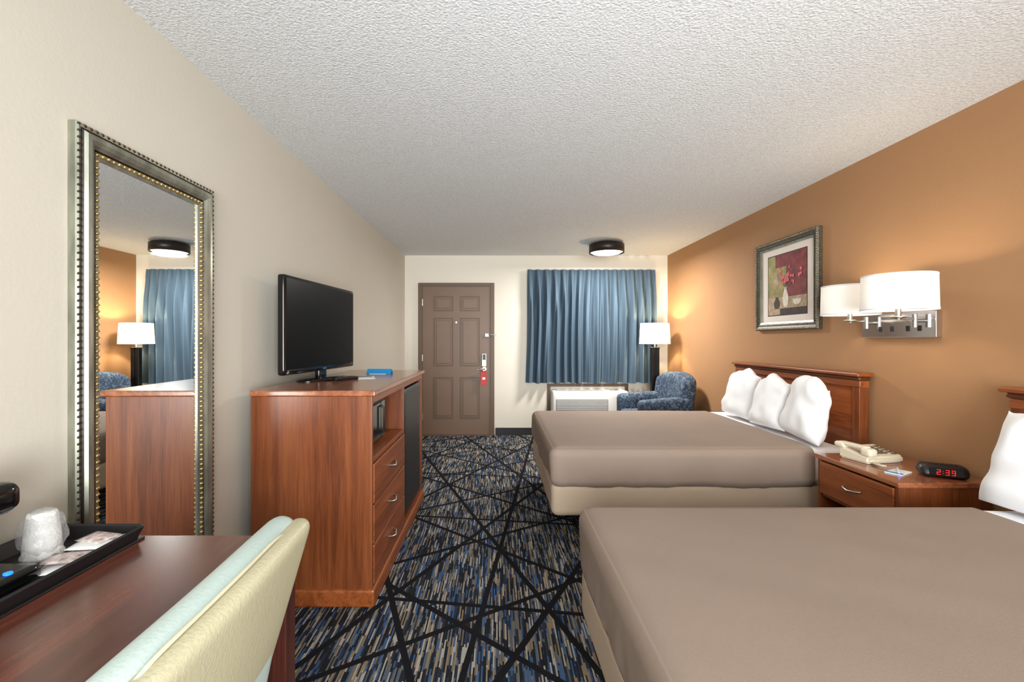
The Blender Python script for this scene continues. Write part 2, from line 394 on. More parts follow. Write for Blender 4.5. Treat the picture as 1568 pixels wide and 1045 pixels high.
# ------------------------------------------------------------------ ceiling lights
def ceiling_light(x, y, power):
    g = G('ceiling_light', (x, y, ZC))
    cyl('canopy', (x, y, ZC-.012), 0.12, 0.022, 'fixture', g, segs=48)
    lathe('drum', [(0.19, ZC-.02), (0.203, ZC-.03), (0.203, ZC-.125), (0.193, ZC-.125), (0.185, ZC-.112)], (x, y, 0), 'fixture', g, 64)
    lathe('drum_top', [(0.001, ZC-.02), (0.19, ZC-.02)], (x, y, 0), 'fixture', g, 64)
    lathe('diffuser', [(0.188, ZC-.11), (0.15, ZC-.132), (0.08, ZC-.142), (0.0005, ZC-.145)], (x, y, 0), 'diffuser', g, 64)
    ld = bpy.data.lights.new('ceiling_glow', 'AREA'); ld.shape = 'DISK'; ld.size = 0.34; ld.energy = power; ld.color = (1, 0.97, 0.93)
    lo = bpy.data.objects.new('ceiling_glow', ld); COL.objects.link(lo); lo.location = (x, y, ZC-.15); attach(lo, g)
ceiling_light(1.28, 5.35, 72)
ceiling_light(0.5, -1.3, 25)  # added, unseen fixture behind the camera to brighten the near room

# ------------------------------------------------------------------ shades
def drum_shade(name, c, rt, rb, z0, z1, g):
    x, y = c
    o = lathe(name, [(rb, z0), (rb+(rt-rb)*.5, (z0+z1)/2), (rt, z1)], (x, y, 0), 'shade', g, 48)
    lathe(name+'_hem_top', [(rt+.001, z1), (rt+.002, z1-.008), (rt-.002, z1-.008), (rt-.001, z1), (rt+.001, z1)], (x, y, 0), 'shade', g, 48)
    lathe(name+'_hem_bottom', [(rb+.001, z0), (rb+.002, z0+.008), (rb-.002, z0+.008), (rb-.001, z0), (rb+.001, z0)], (x, y, 0), 'shade', g, 48)
def lamp_light(nm, loc, e, g, col=(1, 0.84, 0.62), rad=0.03):
    ld = bpy.data.lights.new(nm, 'POINT'); ld.energy = e; ld.color = col; ld.shadow_soft_size = rad
    lo = bpy.data.objects.new(nm, ld); COL.objects.link(lo); lo.location = loc; attach(lo, g)

fx, fy = 1.995, 5.78
g = G('floor_lamp', (fx, fy, 0))
box('base', fx-.13, fx+.13, fy-.13, fy+.13, 0, 0.03, 'blackmetal', g, bev=0.006)
box('column_left', fx-.05, fx-.012, fy-.03, fy+.03, 0.03, 1.19, 'blackmetal', g)
box('column_right', fx+.012, fx+.05, fy-.03, fy+.03, 0.03, 1.19, 'blackmetal', g)
box('column_core', fx-.012, fx+.012, fy-.02, fy+.02, 0.03, 1.17, 'blackmetal', g, bev=0.001)
box('column_cap', fx-.055, fx+.055, fy-.035, fy+.035, 1.185, 1.20, 'blackmetal', g)
cyl('stem', (fx, fy, 1.25), 0.01, 0.12, 'nickel', g)
drum_shade('shade', (fx, fy), 0.175, 0.19, 1.24, 1.505, g)
lathe('bulb', [(0.001, 1.30), (0.02, 1.31), (0.03, 1.35), (0.02, 1.385), (0.001, 1.395)], (fx, fy, 0), 'bulb', g, 20)
tube('harp', [(fx-.17, fy, 1.49), (fx, fy, 1.49), (fx+.17, fy, 1.49)], 0.002, 'nickel', g)
lamp_light('lamp_glow', (fx, fy, 1.42), 20, g, col=(1, .76, .42))

# wall sconce
g = G('wall_sconce', (2.29, 2.6, 1.38))
box('back_plate', 2.272, XR, 2.36, 2.84, 1.31, 1.452, 'chrome', g, bev=0.004)
for i, y in enumerate((2.45, 2.52, 2.62, 2.7)):
    box('outlet_%d' % i, 2.27, 2.273, y-.012, y+.012, 1.345, 1.375, 'black', g, bev=0)
for nm, (sx, sy), py in (('a', (1.98, 2.25), 2.44), ('b', (2.09, 2.70), 2.76)):
    cyl('pivot_'+nm, (2.235, py, 1.40), 0.012, 0.07, 'nickel', g, 'Z')
    tube('arm_mount_'+nm, [(2.275, py, 1.40), (2.235, py, 1.40)], 0.009, 'nickel', g)
    mx_, my_ = (2.235+sx)/2, (py+sy)/2 
    tube('arm_'+nm, [(2.235, py, 1.41), (mx_+.02, my_+.05, 1.41), (sx, sy, 1.41)], 0.007, 'nickel', g)
    cyl('socket_'+nm, (sx, sy, 1.445), 0.013, 0.09, 'nickel', g)
    lathe('cup_'+nm, [(0.001, 1.40), (0.03, 1.405), (0.03, 1.415), (0.001, 1.42)], (sx, sy, 0), 'nickel', g)
    lathe('bulb_'+nm, [(0.001, 1.485), (0.02, 1.49), (0.028, 1.53), (0.02, 1.56), (0.001, 1.57)], (sx, sy, 0), 'bulb', g, 20)
    r = 0.15 if nm == 'a' else 0.145
    drum_shade('shade_'+nm, (sx, sy), r-.004, r, 1.443, 1.618, g)
    tube('spider_'+nm, [(sx-r+.006, sy, 1.452), (sx, sy, 1.452), (sx+r-.006, sy, 1.452)], 0.002, 'nickel', g)
    lamp_light('lamp_glow_'+nm, (sx, sy, 1.545), 14, g)

# ------------------------------------------------------------------ picture
g = G('framed_picture', (XR, 3.62, 1.74))
py0, py1, pz0, pz1 = 3.23, 4.01, 1.375, 2.11
bm = bmesh.new()
def molding(bm, y0, y1, z0, z1, w, prof):
    rings = []
    for f, xo in prof:
        i = w*f
        rings.append([bm.verts.new((XR-xo, y0+i, z0+i)), bm.verts.new((XR-xo, y1-i, z0+i)), bm.verts.new((XR-xo, y1-i, z1-i)), bm.verts.new((XR-xo, y0+i, z1-i))])
    for a, b_ in zip(rings, rings[1:]):
        for k in range(4): bm.faces.new((a[k], a[(k+1) % 4], b_[(k+1) % 4], b_[k]))
molding(bm, py0, py1, pz0, pz1, 0.055, ((0, 0.0), (0, 0.028), (0.12, 0.038), (0.35, 0.034), (0.6, 0.028), (0.75, 0.03), (1, 0.022), (1, 0.008)))
bmesh.ops.recalc_face_normals(bm, faces=list(bm.faces)); fin('frame', bm, 'picframe', g)
bm = bmesh.new(); molding(bm, py0+.052, py1-.052, pz0+.052, pz1-.052, 0.014, ((0, .01), (0, .028), (1, .022), (1, .008)))
bmesh.ops.recalc_face_normals(bm, faces=list(bm.faces)); fin('frame_lip', bm, 'silver', g)
bm = bmesh.new()
for i in range(40):
    f = i/40
    for (y, z) in ((py0+.012+(py1-py0-.024)*f, pz0+.012), (py0+.012+(py1-py0-.024)*f, pz1-.012), (py0+.012, pz0+.012+(pz1-pz0-.024)*f), (py1-.012, pz0+.012+(pz1-pz0-.024)*f)):
        bmesh.ops.create_icosphere(bm, subdivisions=1, radius=.007, matrix=Matrix.Translation((XR-.036, y, z)))
fin('frame_beading', bm, 'silver', g, True)
box('mat_board', XR-.010, XR-.002, py0+.05, py1-.05, pz0+.05, pz1-.05, 'mat1', g, bev=0)
M['artm'] = mat('art_maroon', C(120,42,44), 0.7, var=0.4, nscale=20)
M['artg'] = mat('art_ochre_green', C(150,140,84), 0.7, var=0.35, nscale=16)
M['artt'] = mat('art_tan', C(176,150,120), 0.7, var=0.3, nscale=20)
M['artd'] = mat('art_dark', C(58,44,38), 0.7, var=0.4, nscale=20)
M['artw'] = mat('art_white', C(222,214,196), 0.7, var=0.15, nscale=40)
M['artf'] = mat('art_flower', C(214,90,100), 0.7, var=0.4, nscale=60)
M['artleaf'] = mat('art_stem', C(60,66,40), 0.7)
ay0, ay1, az0, az1 = 3.38, 3.86, 1.50, 1.985
fx_ = XR-.0105
def rect(nm, ya, yb, za, zb, mt, k):
    x = fx_-0.0006*k
    poly(nm, [(x, ya, za), (x, ya, zb), (x, yb, zb), (x, yb, za)], mt, g)
rect('art_border', ay0-.008, ay1+.008, az0-.008, az1+.008, 'artd', 0)
rect('art_right', ay0, 3.62, az0+.14, az1, 'artm', 1)
rect('art_left', 3.62, ay1, az0+.14, az1, 'artg', 1)
rect('art_top', 3.5, ay1-.1, az1-.1, az1, 'artm', 2)
rect('art_table', ay0, ay1, az0, az0+.14, 'artt', 1)
rect('art_table_dark', ay0, 3.70, az0+.0, az0+.05, 'artd', 2)
def flat_shape(nm, yc, zb, prof, mt, k):
    x = fx_-0.0006*k
    pts = [(x, yc-r, zb+h) for r, h in prof] + [(x, yc+r, zb+h) for r, h in reversed(prof)]
    poly(nm, pts, mt, g)
vase = [(0.02, 0), (0.035, .04), (0.038, .08), (0.022, .12), (0.014, .14), (0.02, .16)]
flat_shape('art_vase_white', 3.63, az0+.06, vase, 'artw', 3)
flat_shape('art_vase_dark', 3.74, az0+.05, [(a*1.1, h*.6) for a, h in vase], 'artd', 3)
flat_shape('art_bowl', 3.49, az0+.07, [(0.02, 0), (0.045, .02), (0.055, .045)], 'artw', 4)
flat_shape('art_jar', 3.75, az0+.22, [(a*.9, h*.8) for a, h in vase], 'artt', 3)
bm = bmesh.new(); bs = bmesh.new()
for i in range(26):
    a = random.uniform(-1.0, 1.0); l = random.uniform(.08, .24)
    yy = 3.62 - math.sin(a)*l*.9 - .03; zz = az0+.2+math.cos(a)*l*.85
    if yy < ay0+.02 or yy > ay1-.02 or zz > az1-.02: continue
    r = random.uniform(.008, .018); x = fx_-0.0032
    bm.faces.new([bm.verts.new((x-.0001*i/26, yy+r*math.cos(t*math.pi/4), zz+r*math.sin(t*math.pi/4))) for t in range(8)][::-1])
    x = fx_-0.0025
    bs.faces.new([bs.verts.new(p) for p in ((x, 3.63, az0+.2), (x, yy-.0015, zz), (x, yy+.0015, zz))])
fin('art_flowers', bm, 'artf', g); fin('art_stems', bs, 'artleaf', g)

# ------------------------------------------------------------------ beds
def bed(x0, x1, y0, y1, xc, seed):
    g = G('bed', ((x0+x1)/2, (y0+y1)/2, 0))
    soft('box_spring', x0, x1, y0+.01, y1-.01, 0.205, 0.415, 0.045, 'skirt', g, cuts=30, amp=0.004, freq=5)
    soft('mattress_sheet', x0+.01, x1, y0, y1, 0.40, 0.626, 0.05, 'linen', g, cuts=30, amp=0.004, freq=6)
    def f(q, n):
        if abs(n.z) < 0.8 and n.length:
            k = max(0, min(1, (0.60-q.z)/0.16))
            w = 0.013*k*noise.noise(Vector((q.x*5, q.y*5, q.z*3+seed))) + 0.006*k*noise.noise(Vector((q.x*16, q.y*16, q.z*6)))
            q = q + n*w
            if q.z < 0.44: q.z += 0.022*noise.noise(Vector((q.x*2.5, q.y*2.5, 0.3+seed)))
        elif n.z > 0.8:
            q.z += 0.004*noise.noise(Vector((q.x*1.5, q.y*2.5, seed))) + 0.0022*noise.noise(Vector((q.x*3+q.y*5, q.y*2, seed)))
            e = min(q.x-x0, q.y-y0, y1-q.y)
            if e < .2: q.z -= 0.006*((.2-e)/.2)**2
        return q
    soft('coverlet', x0-.012, xc, y0-.014, y1+.014, 0.385, 0.641, 0.062, 'cover', g, cuts=90, sharp=('+x',), fn=f)
    for nm, a in (('rail_near', (x0+.1, x1, y0+.12, y0+.15)), ('rail_far', (x0+.1, x1, y1-.15, y1-.12)), ('rail_foot', (x0+.1, x0+.13, y0+.12, y1-.12)), ('rail_mid', (x0+.9, x0+.93, y0+.12, y1-.12))):
        box(nm, a[0], a[1], a[2], a[3], 0.165, 0.207, 'blackmetal', g)
    k = 0
    for xx in (x0+.3, x0+.95, x1-.15):
        for yy in (y0+.16, y1-.16):
            cyl('leg_%d' % k, (xx, yy, 0.10), 0.014, 0.14, 'blackmetal', g, segs=12)
            cyl('glide_%d' % k, (xx, yy, 0.016), 0.03, 0.032, 'black', g, segs=16); k += 1
    return g
bed(0.33, 2.19, 2.78, 4.27, 1.93, 0.0)
bed(0.33, 2.19, 0.32, 1.83, 1.87, 5.0)
def headboard(y0, y1):
    g = G('headboard', (2.25, (y0+y1)/2, 0))
    box('post_near', 2.225, 2.285, y0+.01, y0+.07, 0, 1.06, 'cherry', g)
    box('post_far', 2.225, 2.285, y1-.07, y1-.01, 0, 1.06, 'cherry', g)
    box('panel', 2.235, 2.275, y0+.07, y1-.07, 0.3, 1.0, 'cherryY', g)
    box('top_rail', 2.222, 2.285, y0+.005, y1-.005, 1.0, 1.045, 'cherryY', g, bev=0.006)
    box('cove', 2.212, 2.29, y0-.002, y1+.002, 1.045, 1.07, 'cherrydark', g, bev=0.01)
    box('cap', 2.195, 2.30, y0-.015, y1+.015, 1.07, 1.092, 'cherryY', g, bev=0.006)
headboard(2.79, 4.26)
headboard(0.25, 1.985)

def pillow(c, w, h, t, ry, rz, rx=0.0, arch=0.06, skew=0.0):
    bm = bmesh.new(); n = 34
    for s in (1, -1):
        g_ = []
        for j in range(n+1):
            row = []
            for i in range(n+1):
                u = -math.cos(math.pi*i/n); v = -math.cos(math.pi*j/n)
                y = w/2*u*(1-.08*(1-v*v))*(1-.12*(v+1)/2*abs(u))
                up = (v+1)/2
                z = h/2*v + arch*up*(1-abs(u-skew*up)**1.2) - .03*up*u*u + .035*up*abs(u)**6 
                th = t/2*((1-u**4)*(1-v**4))**0.55*(1-.35*up)
                fold = 0.018*math.sin(6*u+2.5*v+c[1]*9)*up*(1-u*u)
                wr = 0.014*noise.noise(Vector((u*2.0+c[1]*7, v*2.0, s*3+c[0]*5)))
                edge = (1-u*u)*(1-v*v)
                x = s*(th + (wr+fold*.5)*min(1, edge*6))
                row.append((x, y + .012*noise.noise(Vector((v*3, c[1]*5, 1)))*abs(u), z + .022*noise.noise(Vector((u*3, c[1]*5, 4)))*max(0, v)))
            g_.append(row)
        vs = [[bm.verts.new(p) for p in row] for row in g_]
        for j in range(n):
            for i in range(n):
                f = (vs[j][i], vs[j][i+1], vs[j+1][i+1], vs[j+1][i])
                bm.faces.new(f if s == 1 else f[::-1])
    bmesh.ops.remove_doubles(bm, verts=list(bm.verts), dist=1e-5)
    bm.transform(Matrix.Rotation(rz, 4, 'Z') @ Matrix.Rotation(ry, 4, 'Y') @ Matrix.Rotation(rx, 4, 'X'))
    zmin = min(v.co.z for v in bm.verts)
    o = fin('pillow', bm, 'linen', None, True)
    o.location = (c[0], c[1], 0.642 - zmin)
    return o
pillow((2.06, 3.84), 0.47, 0.35, 0.17, 0.2, 0.05, 0.04, skew=-.1)
pillow((2.04, 3.40), 0.43, 0.34, 0.17, 0.22, 0.0, -0.03, skew=.15)
pillow((2.03, 3.0), 0.44, 0.36, 0.18, 0.2, -0.1, 0.05, skew=.2)
pillow((2.03, 1.64), 0.46, 0.38, 0.18, 0.25, 0.05, 0, arch=0.0)
pillow((2.04, 1.12), 0.46, 0.36, 0.18, 0.22, 0.0)
pillow((2.04, 0.64), 0.46, 0.36, 0.18, 0.22, 0.0)

# ------------------------------------------------------------------ nightstand
nx0, nx1, ny0, ny1, nzt = 1.85, 2.28, 2.10, 2.63, 0.64
g = G('nightstand', (2.07, 2.36, 0))
box('top', nx0-.012, nx1, ny0-.014, ny1+.014, nzt-.025, nzt, 'cherrytop', g, bev=0.005)
box('side_near', nx0, nx1, ny0, ny0+.02, 0.05, nzt-.025, 'cherry', g)
box('side_far', nx0, nx1, ny1-.02, ny1, 0.05, nzt-.025, 'cherry', g)
box('back', nx1-.012, nx1, ny0+.02, ny1-.02, 0.05, nzt-.03, 'cherry', g)
box('shelf', nx0+.02, nx1-.012, ny0+.02, ny1-.02, 0.12, 0.14, 'cherryY', g)
box('divider', nx0+.01, nx1-.012, ny0+.02, ny1-.02, 0.405, 0.42, 'cherryY', g)
box('plinth', nx0, nx1, ny0-.006, ny1+.006, 0, 0.06, 'cherrydark', g)
box('drawer_front', nx0-.008, nx0+.014, ny0+.022, ny1-.022, 0.425, 0.605, 'cherryY', g, bev=0.006)
tube('drawer_pull', [(nx0-.008, 2.31, .52), (nx0-.028, 2.325, .518), (nx0-.034, 2.365, .512), (nx0-.028, 2.405, .518), (nx0-.008, 2.42, .52)], 0.006, 'nickel', g)

# telephone
g = G('telephone', (2.04, 2.49, nzt), rz=math.radians(10), local=True)
bm = bmesh.new(); bmesh.ops.create_cube(bm, size=1)
for v in bm.verts:
    v.co = Vector((v.co.x*0.23, v.co.y*0.17, (v.co.z+.5)*(0.038 + (0.03 if v.co.y > 0 else 0)) if v.co.z > 0 else 0.002))
bmesh.ops.bevel(bm, geom=list(bm.edges), offset=0.01, segments=3, affect='EDGES')
fin('body', bm, 'offwhite', g)
soft('handset_grip', -0.112, -0.072, -0.07, 0.09, 0.070, 0.092, 0.010, 'offwhite', g, cuts=8)
soft('handset_ear', -0.12, -0.064, 0.05, 0.115, 0.055, 0.088, 0.016, 'offwhite', g, cuts=8)
soft('handset_mouth', -0.12, -0.064, -0.10, -0.04, 0.04, 0.084, 0.016, 'offwhite', g, cuts=8)
bm = bmesh.new()
for i in range(3):
    for j in range(4):
        x = -0.02+i*0.026; y = -0.05+j*0.024; z = 0.038+0.03*(y+.085)/.17+0.001
        addbox(bm, x, x+.018, y, y+.015, z, z+.006)
fin('keypad', bm, 'nickel', g)
bm = bmesh.new()
for j in range(5): addbox(bm, .068, .098, -.06+j*.024, -.048+j*.024, .04+.0042*j, .048+.0042*j)
fin('side_buttons', bm, 'nickel', g)
tube('cord', [(-0.09+0.012*math.cos(a*1.3), -0.10-0.0016*a+0.012*math.sin(a*1.3), 0.012) for a in range(0, 30)], 0.003, 'offwhite', g)
g = G('notepad', (1.98, 2.25, nzt), rz=0.5, local=True)
box('pad', -0.055, 0.055, -0.035, 0.035, 0.0005, 0.006, 'paper', g, bev=0.001)
box('header', -0.055, -0.03, -0.035, 0.035, 0.006, 0.0065, 'blue', g, bev=0)
g = G('pen', (1.98, 2.25, nzt+.0105), rz=0.9, local=True)
cyl('barrel', (0, 0, 0), 0.004, 0.12, 'paper', g, 'X', 12); cyl('tip', (-0.068, 0, 0), 0.003, 0.016, 'ledblue', g, 'X', 12)
g = G('alarm_clock', (2.14, 2.19, nzt), rz=math.radians(-28), local=True)
soft('body', -0.09, 0.09, -0.055, 0.055, 0.0, 0.058, 0.026, 'black', g, cuts=14, fn=lambda q, n: Vector((q.x, q.y + (q.z)*0.35*(1 if q.y < 0 else 0), max(q.z, 0.0))))
box('display', -0.060, 0.060, -0.052, -0.047, 0.014, 0.048, 'blackgloss', g, bev=0.001)
bm = bmesh.new()
for i in range(6): addbox(bm, -0.05+i*.018, -0.038+i*.018, -.01, .0, .056, .061)
fin('top_buttons', bm, 'blackgloss', g)
segs = {'2': 'abged', '3': 'abgcd', '9': 'abcdfg'}
bm = bmesh.new()
def digit(ch, x):
    w, h, t = 0.013, 0.012, 0.002; y0_, y1_ = -0.0545, -0.052; zb = 0.019
    D = {'a': (x, x+w, zb+2*h-t, zb+2*h), 'g': (x, x+w, zb+h-t/2, zb+h+t/2), 'd': (x, x+w, zb, zb+t),
         'f': (x, x+t, zb+h, zb+2*h), 'b': (x+w-t, x+w, zb+h, zb+2*h), 'e': (x, x+t, zb, zb+h), 'c': (x+w-t, x+w, zb, zb+h)}
    for s in segs[ch]:
        a = D[s]; addbox(bm, a[0], a[1], y0_, y1_, a[2], a[3])
digit('2', -0.035); addbox(bm, -0.014, -0.012, -.0545, -.052, .025, .027); addbox(bm, -0.014, -0.012, -.0545, -.052, .034, .036)
digit('3', -0.004); digit('9', 0.018)
fin('digits', bm, 'ledred', g)

# ------------------------------------------------------------------ armchair (faces -x)
g = G('armchair', (1.86, 5.30, 0), rz=math.radians(6), local=True)
soft('base', -0.34, 0.34, -0.33, 0.33, 0.10, 0.34, 0.03, 'armfab', g, cuts=10)
soft('seat_cushion', -0.37, 0.2, -0.24, 0.24, 0.33, 0.47, 0.05, 'armfab', g, cuts=14)
def backf(q, n):
    q.x += 0.10*max(0, q.z-0.4)
    q.z -= 0.07*(abs(q.y)/0.33)**3*max(0, (q.z-.5)/.4)
    q.x -= 0.05*(abs(q.y)/0.33)**2
    return q
soft('back', 0.12, 0.31, -0.35, 0.35, 0.30, 0.92, 0.07, 'armfab', g, cuts=18, fn=backf)
for nm, s in (('arm_near', -1), ('arm_far', 1)):
    soft(nm, -0.36, 0.24, s*0.31-.075, s*0.31+.075, 0.12, 0.66, 0.05, 'armfab', g, cuts=14, fn=lambda q, n: Vector((q.x, q.y, q.z - .03*max(0, -q.x)/.36*(1 if q.z > .5 else 0))))
k = 0
for a in (-0.29, 0.29):
    for b_ in (-0.29, 0.29):
        lathe('leg_%d' % k, [(0.0001, 0), (0.016, 0), (0.026, 0.11), (0.0001, 0.11)], (a, b_, 0), 'deskleg', g, 16); k += 1

# ------------------------------------------------------------------ dresser unit
dX0, dX1, dY0, dY1, dZ = -1.20, -0.61, 2.21, 3.68, 1.052
g = G('dresser', (-0.9, 2.95, 0))
box('top', dX0, dX1+.018, dY0-.014, dY1+.014, dZ-.028, dZ, 'cherrytop', g, bev=0.006)
box('side_near', dX0, dX1, dY0, dY0+.024, 0.0, dZ-.028, 'cherry', g)
box('side_far', dX0, dX1, dY1-.024, dY1, 0.0, dZ-.028, 'cherry', g)
box('divider', dX0, dX1-.005, 2.975, 3.0, 0.08, dZ-.028, 'cherry', g)
box('back', dX0, dX0+.012, dY0+.024, dY1-.024, 0.05, dZ-.03, 'cherrydark', g)
box('plinth', dX0, dX1+.012, dY0-.01, dY1+.01, 0.0, 0.085, 'cherryY', g, bev=0.01)
box('shelf', dX0+.01, dX1-.004, dY0+.024, 2.975, 0.69, 0.715, 'cherryY', g)
box('top_rail', dX1-.02, dX1, dY0+.024, dY1-.024, 0.985, dZ-.028, 'cherryY', g)
for i, (z0, z1) in enumerate(((0.095, 0.285), (0.292, 0.482), (0.489, 0.685))):
    box('drawer_%d' % i, dX1-.018, dX1+.004, dY0+.03, 2.97, z0, z1, 'cherryY', g, bev=0.005)
    z = (z0+z1)/2
    tube('pull_%d' % i, [(dX1+.002, 2.535, z+.01), (dX1+.022, 2.545, z+.006), (dX1+.03, 2.59, z-.004), (dX1+.022, 2.635, z+.006), (dX1+.002, 2.645, z+.01)], 0.006, 'nickel', g)
g = G('mini_fridge', (-0.88, 3.33, 0.09))
soft('cabinet', -1.15, -0.67, 3.02, 3.64, 0.087, 0.97, 0.01, 'black', g, cuts=6)
soft('door', -0.67, -0.62, 3.02, 3.64, 0.10, 0.965, 0.012, 'black', g, cuts=6)
box('handle_recess', -0.622, -0.617, 3.05, 3.08, 0.55, 0.80, 'black', g)
g = G('microwave', (-0.88, 2.5, 0.716))
soft('body', -1.08, -0.68, 2.27, 2.74, 0.722, 0.955, 0.012, 'black', g, cuts=6)
box('door_glass', -0.682, -0.672, 2.28, 2.62, 0.735, 0.94, 'blackgloss', g, bev=0.004)
box('keypad', -0.682, -0.674, 2.635, 2.72, 0.735, 0.94, 'blackgloss', g, bev=0.002)
tube('door_handle', [(-0.672, 2.62, .76), (-0.655, 2.62, .77), (-0.655, 2.62, .91), (-0.672, 2.62, .92)], 0.006, 'black', g)
box('feet', -1.05, -0.80, 2.32, 2.68, 0.7152, 0.723, 'black', g)

# television
g = G('television', (-1.095, 2.85, dZ), rz=math.radians(-5), local=True)
soft('housing', -0.03, 0.012, -0.455, 0.455, 0.055, 0.595, 0.012, 'blackgloss', g, cuts=12)
soft('rear_bulge', -0.06, -0.02, -0.30, 0.30, 0.10, 0.42, 0.02, 'black', g, cuts=8)
M['screen'] = mat('tv_screen', C(5,5,6), 0.3, var=0.0, spec=0.10)
box('screen', 0.0115, 0.0135, -0.437, 0.437, 0.085, 0.577, 'screen', g, bev=0)
box('logo', 0.0135, 0.0145, -0.02, 0.02, 0.066, 0.072, 'nickel', g, bev=0)
soft('neck', -0.03, 0.005, -0.05, 0.05, 0.008, 0.08, 0.012, 'blackgloss', g, cuts=6)
lathe('stand', [(0.0001, 0.0), (1, 0.0), (1, 0.006), (0.93, 0.012), (0.0001, 0.016)], (0, 0, 0), 'blackgloss', g, 48).scale = (0.115, 0.24, 1)
g = G('remote_control', (-0.93, 2.78, dZ), rz=-0.6, local=True)
soft('body', -0.022, 0.022, -0.085, 0.085, 0, 0.02, 0.008, 'black', g, cuts=6)
bm = bmesh.new()
for i in range(3):
    for j in range(7): addbox(bm, -0.015+i*0.011, -0.008+i*0.011, -0.06+j*0.018, -0.05+j*0.018, 0.019, 0.0225)
fin('buttons', bm, 'nickel', g)
g = G('tv_guide_card', (-0.86, 2.95, dZ), rz=0.3, local=True)
box('sheet', -0.06, 0.06, -0.10, 0.10, 0.0005, 0.003, 'paper', g, bev=0); box('print', -0.045, 0.045, 0.02, 0.08, 0.003, 0.0035, 'black', g, bev=0)
g = G('blue_tent_card', (-0.85, 3.28, dZ), rz=-0.1, local=True)
bm = bmesh.new()
a = [bm.verts.new(p) for p in ((-0.09, -.03, 0.001), (0.09, -.03, 0.001), (0.09, 0, .035), (-0.09, 0, .035), (0.09, .03, 0.001), (-0.09, .03, 0.001))]
bm.faces.new(a[:4]); bm.faces.new((a[3], a[2], a[4], a[5]))
o = fin('card', bm, 'blue', g); md = o.modifiers.new('s', 'SOLIDIFY'); md.thickness = 0.001
box('card_label', -0.06, 0.06, -0.045, -0.032, 0.0005, 0.003, 'paper', g, bev=0)

# ------------------------------------------------------------------ mirror
g = G('wall_mirror', (XL, 1.655, 1.1))
my0, my1, mz0, mz1, fw = 1.333, 1.978, 0.28, 1.945, 0.088
def molding2(bm, y0, y1, z0, z1, prof):
    rings = []
    for i, xo in prof:
        rings.append([bm.verts.new((XL+xo, y0+i, z0+i)), bm.verts.new((XL+xo, y1-i, z0+i)), bm.verts.new((XL+xo, y1-i, z1-i)), bm.verts.new((XL+xo, y0+i, z1-i))])
    for a, b_ in zip(rings, rings[1:]):
        for k in range(4): bm.faces.new((a[k], a[(k+1) % 4], b_[(k+1) % 4], b_[k]))
for nm, mt, prof in (('frame_outer', 'silver', ((0, 0.001), (0, .022), (.006, .028), (.014, .026))),
                     ('frame_groove', 'bronze', ((.014, .026), (.018, .024), (.021, .030))),
                     ('frame_band', 'silver', ((.021, .030), (.027, .038), (.040, .038), (.052, .032), (.062, .024))),
                     ('frame_groove2', 'bronze', ((.062, .024), (.064, .020), (.068, .022))),
                     ('frame_inner', 'silver', ((.068, .022), (.080, .018), (.088, .014), (.088, .004)))):
    bm = bmesh.new(); molding2(bm, my0, my1, mz0, mz1, prof)
    bmesh.ops.recalc_face_normals(bm, faces=list(bm.faces)); fin(nm, bm, mt, g)
def beads(nm, inset, xo, step, r, mt, el):
    bm = bmesh.new()
    y0, y1, z0, z1 = my0+inset, my1-inset, mz0+inset, mz1-inset
    pts = []
    n = int((z1-z0)/step)
    for i in range(n+1):
        z = z0+(z1-z0)*i/n; pts += [(y0, z, 0), (y1, z, 0)]
    n = int((y1-y0)/step)
    for i in range(1, n): y = y0+(y1-y0)*i/n; pts += [(y, z0, 1), (y, z1, 1)]
    for y, z, h in pts:
        sc = Matrix.Diagonal((1, 1 if not h else el, el if not h else 1, 1))
        bmesh.ops.create_icosphere(bm, subdivisions=1, radius=r, matrix=Matrix.Translation((XL+xo, y, z)) @ Matrix.Rotation(0.6, 4, 'X') @ sc)
    fin(nm, bm, mt, g, True)
beads('outer_beading', 0.007, 0.026, 0.020, 0.006, 'bronze', 0.7)
beads('inner_rope', 0.074, 0.021, 0.020, 0.0085, 'gold', 0.75)
o = box('glass', XL+.005, XL+.0105, my0+.084, my1-.084, mz0+.084, mz1-.084, 'mirror', g, bev=0)
piv = Vector((XL+.0105, (my0+my1)/2, 1.1))   # the glass sits very slightly askew in its frame
o.data.transform(Matrix.Translation(piv) @ Matrix.Rotation(0.007, 4, 'Z') @ Matrix.Translation(-piv))
box('backing', XL+.001, XL+.003, my0+.01, my1-.01, mz0+.01, mz1-.01, 'black', g, bev=0)

# ------------------------------------------------------------------ desk
g = G('desk', (-0.9, 0.45, 0))
kX = -0.552; kY0, kY1 = -0.45, 1.28
box('top', XL+.012, kX, kY0, kY1, 0.722, 0.75, 'desk', g, bev=0.006, seg=3)
box('apron_front', kX-.045, kX-.025, kY0+.05, kY1-.07, 0.655, 0.722, 'deskleg', g)
box('apron_far', XL+.06, kX-.06, kY1-.05, kY1-.03, 0.63, 0.722, 'deskleg', g)
box('apron_back', XL+.03, XL+.05, kY0+.05, kY1-.07, 0.63, 0.722, 'deskleg', g)
for i, (a, b_) in enumerate(((kX-.062, kY1-.075), (XL+.02, kY1-.075), (kX-.075, kY0+.02), (XL+.02, kY0+.02))):
    box('leg_%d' % i, a, a+.055, b_, b_+.055, 0, 0.722, 'deskleg', g, bev=0.004)
box('stretcher', XL+.06, kX-.06, kY1-.058, kY1-.036, 0.10, 0.15, 'deskleg', g)

